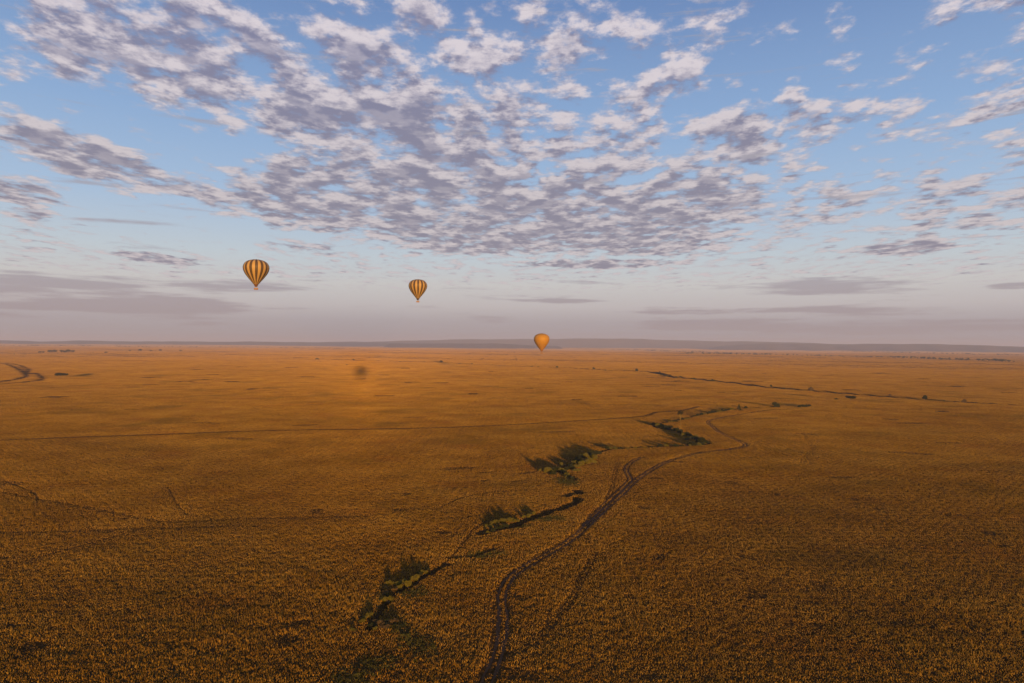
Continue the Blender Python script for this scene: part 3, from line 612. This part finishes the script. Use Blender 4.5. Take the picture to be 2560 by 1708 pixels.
# trees
M_TREE = plain('thorn_tree_leaf', (0.022, 0.023, 0.009), 0.4, 1.0)
def acacia_data(seed, spread, hgt, bark=M_BARK, crown_h=0.26, n=700, tr=0.045):
    """flat-topped thorn tree: forking limbs under layered plates of leaf; unit width spread, height hgt"""
    g = np.random.default_rng(seed); st = [tube([(0, 0, -0.3), (0.02 * hgt, 0, hgt * 0.28), (0, 0.03 * hgt, hgt * 0.48)], [tr * hgt, 0.75 * tr * hgt, 0.62 * tr * hgt], 7)]; blobs = []
    for k in range(9):
        a = k * 0.698 + g.uniform(-0.3, 0.3); r = spread / 2 * g.uniform(0.35, 0.8); z = hgt * g.uniform(0.80, 0.90)
        st.append(tube([(0, 0.03 * hgt, hgt * 0.46), (r * 0.35 * math.cos(a), r * 0.35 * math.sin(a), hgt * 0.66), (r * math.cos(a), r * math.sin(a), z)], [0.45 * tr * hgt, 0.3 * tr * hgt, 0.09 * tr * hgt], 5))
        blobs.append((r * math.cos(a), r * math.sin(a), z, spread * g.uniform(0.16, 0.25), hgt * crown_h * g.uniform(0.3, 0.5)))
    blobs.append((0, 0, hgt * 0.9, spread * 0.26, hgt * crown_h * 0.4))
    V, Fq = leaf_cloud(g, blobs, n, spread * 0.045)
    return fast_mesh('crown', V, Fq, [M_TREE]), mesh_of('trunk', *join(st), [bark])
def tree(px, py, data, label, group=None, name='acacia_tree', sc=1.0, rz=0.0):
    x, y = ground_at(px, py); o = link(name, None, loc=(x, y, ground_z(x, y)), rz=rz, sc=sc); tag(o, label, 'tree', group)
    link('crown', data[0], o); link('trunk', data[1], o); return o
def px_m(px, py, w): x, y = ground_at(px, py); return w * math.hypot(x, y, H) / F
A1 = acacia_data(1, px_m(152, 944, 25), px_m(152, 944, 8.5), crown_h=0.75, n=1200); tree(152, 944, A1, 'wide flat-topped dark acacia alone on the left plain')
A2 = acacia_data(2, px_m(2127, 1003, 22), px_m(2127, 1003, 10), crown_h=0.75, n=1200); tree(2127, 1003, A2, 'flat-topped dark acacia alone right of the far track bend')
A3 = acacia_data(3, px_m(1699, 1074, 15), px_m(1699, 1074, 47), M_YBARK, 0.3, 900, 0.010); tree(1701, 1074, A3, 'tall slender tree with pale yellow trunk above the stream bend')
A4 = acacia_data(5, px_m(1832, 1025, 5), px_m(1832, 1025, 9), M_YBARK, 0.3, 120, 0.03); tree(1832, 1025, A4, 'thin pale trunk standing beside the small conical tree')
def conical_data(seed, w, h):
    g = np.random.default_rng(seed); blobs = [(g.uniform(-0.04, 0.04) * w, g.uniform(-0.04, 0.04) * w, h * t, w * 0.5 * (1.08 - t) * 0.9, h * 0.16) for t in (0.2, 0.34, 0.48, 0.62, 0.76, 0.88)]
    V, Fq = leaf_cloud(g, blobs, 500, w * 0.06); return fast_mesh('crown', V, Fq, [M_LEAF[1]]), mesh_of('trunk', *tube([(0, 0, -0.3), (0, 0, h * 0.5), (0, 0, h * 0.85)], [w * 0.05, w * 0.04, w * 0.015]), [M_BARK])
C1 = conical_data(4, px_m(1847, 1025, 13), px_m(1847, 1025, 14)); tree(1847, 1025, C1, 'small conical dark green tree at the top of the shrub row', None, 'evergreen_tree')
AF = [acacia_data(20 + i, px_m(150, 884, 12), px_m(150, 884, 7), M_BARK, 0.9, 500) for i in range(3)]
for i, (x, y, s) in enumerate([(100, 884, .7), (108, 883.5, .6), (125, 884, 1), (136, 884, 1), (155, 885, .9), (163, 885, .7), (171, 884.5, 1), (182, 884, .8)]): tree(x, y, AF[i % 3], 'small dark tree in the cluster on the far left rise', 'trees of the far left cluster', sc=s, rz=i)
for x, y, s, t in [(324, 881, .6, 'tiny far tree left of the widest one on the left rise'), (351, 881.5, 1.0, 'widest of the scattered far trees on the left rise'), (377, 881, .6, 'tiny far tree just right of the widest one on the left rise'), (401, 880.5, .8, 'far tree third right of the left cluster on the rise'), (452, 880, .7, 'last far tree to the right on the left rise'), (265, 887, .6, 'small dark tree below the left rise, right of the cluster')]:
    tree(x, y, AF[int(x) % 3], t, sc=s, rz=x)

# things in one row or thicket are told apart by their order from the left
NOUN = {'shrubs of the thicket above the gully': 'shrub from the left in the thicket beside the narrow gully', 'shrubs of the nearest clump': 'shrub from the left in the nearest clump at the gully foot', 'shrubs along the dark gully': 'shrub from the left in the row along the dark open gully',
        'shrubs of the middle thicket': 'shrub from the left in the thicket midway up the stream', 'shrubs of the broken row': 'low shrub from the left in the broken row between two thickets', 'shrubs of the dense stream bend': 'shrub from the left in the dense bend below the tall tree',
        'shrubs of the upper row': 'low shrub from the left in the row towards the conical tree', 'shrubs of the small far clump': 'shrub from the left in the clump right of the far track bend', 'shrubs strung along the far drainage line': 'small shrub from the left along the far drainage line',
        'trees of the far left cluster': 'tree from the left in the cluster on the far left rise'}
for gname, noun in NOUN.items():
    row = sorted((o for o in COL.objects if o.get('group') == gname), key=lambda o: o.location.x / max(o.location.y, 1))
    for i, o in enumerate(row): o['label'] = ('%s %s' % (ORD[i], noun))
# ---------------------------------------------------------------- balloons
def fabric(name, col, trans=0.12):
    def b(N, out):
        g = N.node('ShaderNodeTexCoord'); n = N.noise(g.outputs['Object'], 0.8, 3, 0.6)
        c = N.mix(n, tuple(x * 0.88 for x in col), tuple(min(1, x * 1.1) for x in col))
        p = N.node('ShaderNodeBsdfPrincipled'); N.l.new(c, p.inputs['Base Color']); p.inputs['Roughness'].default_value = 0.55; p.inputs['Specular IOR Level'].default_value = 0.25
        t = N.node('ShaderNodeBsdfTranslucent'); N.l.new(c, t.inputs[0]); x = N.node('ShaderNodeMixShader'); x.inputs[0].default_value = trans
        N.l.new(p.outputs[0], x.inputs[1]); N.l.new(t.outputs[0], x.inputs[2]); N.l.new(x.outputs[0], out.inputs[0])
    return material(name, b)
M_CREAM = fabric('cream_fabric', (0.34, 0.215, 0.065)); M_BROWN = fabric('brown_fabric', (0.066, 0.040, 0.013)); M_ORANGE = fabric('orange_fabric', (0.33, 0.165, 0.006)); M_DEEP = fabric('deep_orange_fabric', (0.22, 0.085, 0.008))
M_SKIRT = fabric('rust_skirt_fabric', (0.12, 0.05, 0.015)); M_WICKER = plain('wicker', (0.22, 0.12, 0.045), 0.45, 9.0); M_LEATHER = plain('tan_leather', (0.30, 0.17, 0.065), 0.2, 3.0); M_STEEL = plain('burner_steel', (0.25, 0.24, 0.23), 0.2, 4.0, 0.4, spec=0.5); M_ROPE = plain('rope', (0.16, 0.12, 0.08))
# envelope outline: height above mouth (0..1) -> radius (of half the width)
PROF = [(0.0, 0.19), (0.03, 0.235), (0.128, 0.40), (0.256, 0.61), (0.385, 0.80), (0.45, 0.875), (0.513, 0.935), (0.58, 0.98), (0.654, 1.0), (0.72, 0.99), (0.77, 0.955), (0.82, 0.905), (0.86, 0.842), (0.897, 0.762), (0.93, 0.65), (0.955, 0.53), (0.976, 0.385), (0.99, 0.24), (1.0, 0.05)]
def gore_mesh(name, n, D, Hh, mats, points=False):
    ts = np.linspace(0, 1, 37); ts = np.sin(ts * np.pi / 2) ** 1.2; pz = [p[0] for p in PROF]; pr = [p[1] for p in PROF]; cols = 7; V, Fc, MI = [], [], []
    for t in ts:
        r = np.interp(t, pz, pr) * D / 2
        for c in range(cols):
            s = c / (cols - 1) * 2 - 1; a = s * math.pi / n; bulge = 1 + 0.55 * (1 - s * s) * (math.pi / n) ** 2
            V.append((r * math.cos(a) * bulge, r * math.sin(a) * bulge, t * Hh))
    for i in range(len(ts) - 1):
        for c in range(cols - 1):
            Fc.append((i * cols + c, i * cols + c + 1, (i + 1) * cols + c + 1, (i + 1) * cols + c)); s = abs((c + 0.5) / (cols - 1) * 2 - 1); MI.append(1 if points and ts[i] < 0.42 - 0.42 * s else 0)
    return mesh_of(name, V, Fc, mats, MI, True)
def build_balloon(label, cat, base, D, gores, mats, skirt_mat, rz, Hk=1.0, points=False):
    """base: centre of the basket floor; D: widest diameter"""
    root = link('hot_air_balloon', None, loc=base, rz=rz); root.empty_display_size = 2; tag(root, label, 'balloon')
    bl, bw, bh = 0.055 * D / 2 * 1.5, 0.157 * D / 2, 1.45                # basket half sizes and height
    zb = bh + 1.0; zs = zb + 0.1; zm = zs + 0.11 * D; Hh = D * 0.995 * Hk
    cyc = [gore_mesh('gore', gores, D, Hh, mats[k], points) for k in range(len(mats))]
    for i in range(gores):
        o = link('gore', cyc[i % len(cyc)], root, (0, 0, zm), i * 2 * math.pi / gores)
    k = 28; V, Fc = [], []; r0, r1 = 0.19 * D / 2, 0.06 * D / 2         # skirt that narrows towards the burners
    for j, (rr, z) in enumerate(((r1, zs), ((r0 + r1) / 2 * 1.02, (zs + zm) / 2), (r0 * 1.012, zm + 0.02 * D))):
        for i in range(k): V.append((rr * math.cos(6.28318 * i / k), rr * math.sin(6.28318 * i / k), z))
    for j in range(2):
        for i in range(k): Fc.append((j * k + i, j * k + (i + 1) % k, (j + 1) * k + (i + 1) % k, (j + 1) * k + i))
    link('skirt', mesh_of('skirt', V, Fc, [skirt_mat], smooth=True), root)
    # basket: woven tub with compartments, leather edge, burner frame on uprights
    def slab(x0, x1, y0, y1, z0, z1): return [(x0, y0, z0), (x1, y0, z0), (x1, y1, z0), (x0, y1, z0), (x0, y0, z1), (x1, y0, z1), (x1, y1, z1), (x0, y1, z1)], [(3, 2, 1, 0), (4, 5, 6, 7), (0, 1, 5, 4), (1, 2, 6, 5), (2, 3, 7, 6), (3, 0, 4, 7)]
    w = 0.09
    tub = join([slab(-bl, bl, -bw, bw, 0, 0.1), slab(-bl, bl, -bw, -bw + w, 0.1, bh), slab(-bl, bl, bw - w, bw, 0.1, bh), slab(-bl, -bl + w, -bw + w, bw - w, 0.1, bh), slab(bl - w, bl, -bw + w, bw - w, 0.1, bh)] + [slab(-bl + w, bl - w, q * bw - 0.04, q * bw + 0.04, 0.1, bh - 0.1) for q in (-0.4, 0.4)])
    bk = link('basket', mesh_of('basket', *tub, [M_WICKER]), root)
    ring = [(-bl, -bw, bh), (bl, -bw, bh), (bl, bw, bh), (-bl, bw, bh)]
    link('padded_rim', mesh_of('padded_rim', *join([tube([ring[i], ring[(i + 1) % 4]], [0.11, 0.11], 8) for i in range(4)]), [M_LEATHER], smooth=True), bk)
    link('rope_band', mesh_of('rope_band', *join([tube([(a[0] * 1.012, a[1] * 1.02, z), (b[0] * 1.012, b[1] * 1.02, z)], [0.035, 0.035], 6) for z in (0.25, 0.75) for a, b in ((ring[i], ring[(i + 1) % 4]) for i in range(4))]), [M_ROPE]), bk)
    fr = 0.62; top = [(-bl * fr, -bw * fr, zb), (bl * fr, -bw * fr, zb), (bl * fr, bw * fr, zb), (-bl * fr, bw * fr, zb)]
    for i in range(4): link('upright', mesh_of('upright', *tube([ring[i], top[i]], [0.06, 0.05], 6), [M_LEATHER], smooth=True), root)
    fm = link('burner_frame', mesh_of('burner_frame', *join([tube([top[i], top[(i + 1) % 4]], [0.05, 0.05], 6) for i in range(4)]), [M_STEEL]), root)
    for sx in (-0.33, 0.33):
        for sy in (-0.3, 0.3): link('burner', mesh_of('burner', *tube([(sx * bl, sy * bw, zb - 0.25), (sx * bl, sy * bw, zb), (sx * bl, sy * bw, zb + 0.25), (sx * bl, sy * bw, zb + 0.3)], [0.1, 0.2, 0.24, 0.2], 10), [M_STEEL], smooth=True), fm)
    for i in range(12):
        a = 6.28318 * i / 12; q = top[(1 if math.cos(a) > 0 else 0) if math.sin(a) < 0 else (2 if math.cos(a) > 0 else 3)]
        link('cable', mesh_of('cable', *tube([q, (r0 * math.cos(a), r0 * math.sin(a), zm)], [0.022, 0.022], 4), [M_ROPE]), root)
    link('crown_ring', mesh_of('crown_ring', *tube([(0.06 * D / 2 * math.cos(t), 0.06 * D / 2 * math.sin(t), zm + Hh * 1.0) for t in np.linspace(0, 6.2832, 25)], [0.08] * 25, 6), [M_ROPE]), root)
    return root
def balloon_at(px, py_base, dist, *a, **k):                            # basket floor at a photograph pixel, dist metres off
    d = ray(px, py_base); t = dist / d.length; p = (d.x * t, d.y * t, H + d.z * t); return build_balloon(*a[:2], p, *a[2:], **k)
AZ = lambda px: -math.atan((px - 1280) / F)
DIA = 24.0
gstep = math.pi * 2 / 28
balloon_at(640, 724.5, DIA / 58.5 * F, 'brown and cream striped hot-air balloon, the larger and higher one on the left', 'balloon', DIA, 28, [[M_BROWN], [M_CREAM]], M_SKIRT, math.radians(-90) + AZ(640) + 0.02)
balloon_at(1044.5, 756, DIA / 45.5 * F, 'brown and cream striped hot-air balloon, the smaller and lower one near the middle', 'balloon', DIA, 28, [[M_BROWN], [M_CREAM]], M_BROWN, math.radians(-90) + AZ(1044) + 0.03, Hk=1.04)
balloon_at(1354, 884, DIA / 39.0 * F, 'plain orange hot-air balloon floating low over the plain', 'balloon', DIA, 32, [[M_ORANGE, M_DEEP], [M_ORANGE, M_ORANGE]], M_DEEP, math.radians(-90), Hk=1.08, points=True)
# the balloon that carries the viewpoint: just behind and above the lens; its shadow lies on the plain ahead
build_balloon('hot-air balloon carrying the viewpoint, whose round shadow lies on the plain', 'balloon', (0.0, -8.0, H - 1.5), 29.0, 28, [[M_BROWN], [M_CREAM]], M_SKIRT, math.radians(-90))
# ---------------------------------------------------------------- morning haze over the plain
def haze_mat(N, out):
    v = N.node('ShaderNodeVolumePrincipled'); v.inputs['Color'].default_value = (*HAZE_COL, 1); v.inputs['Density'].default_value = HAZE; v.inputs['Anisotropy'].default_value = 0.0
    N.l.new(v.outputs[0], out.inputs['Volume'])
HAZE, HAZE_COL = 6.2e-5, (0.53, 0.59, 0.80)
hx, z0, z1 = 80000.0, -45.0, 262.0
hm = mesh_of('haze', [(x, y, z) for z in (z0, z1) for x, y in ((-hx, -hx), (hx, -hx), (hx, hx), (-hx, hx))], [(3, 2, 1, 0), (4, 5, 6, 7), (0, 1, 5, 4), (1, 2, 6, 5), (2, 3, 7, 6), (3, 0, 4, 7)], [material('haze_air', haze_mat)])
tag(link('haze', hm), 'thin mauve morning haze over the plain', 'haze', kind='stuff')
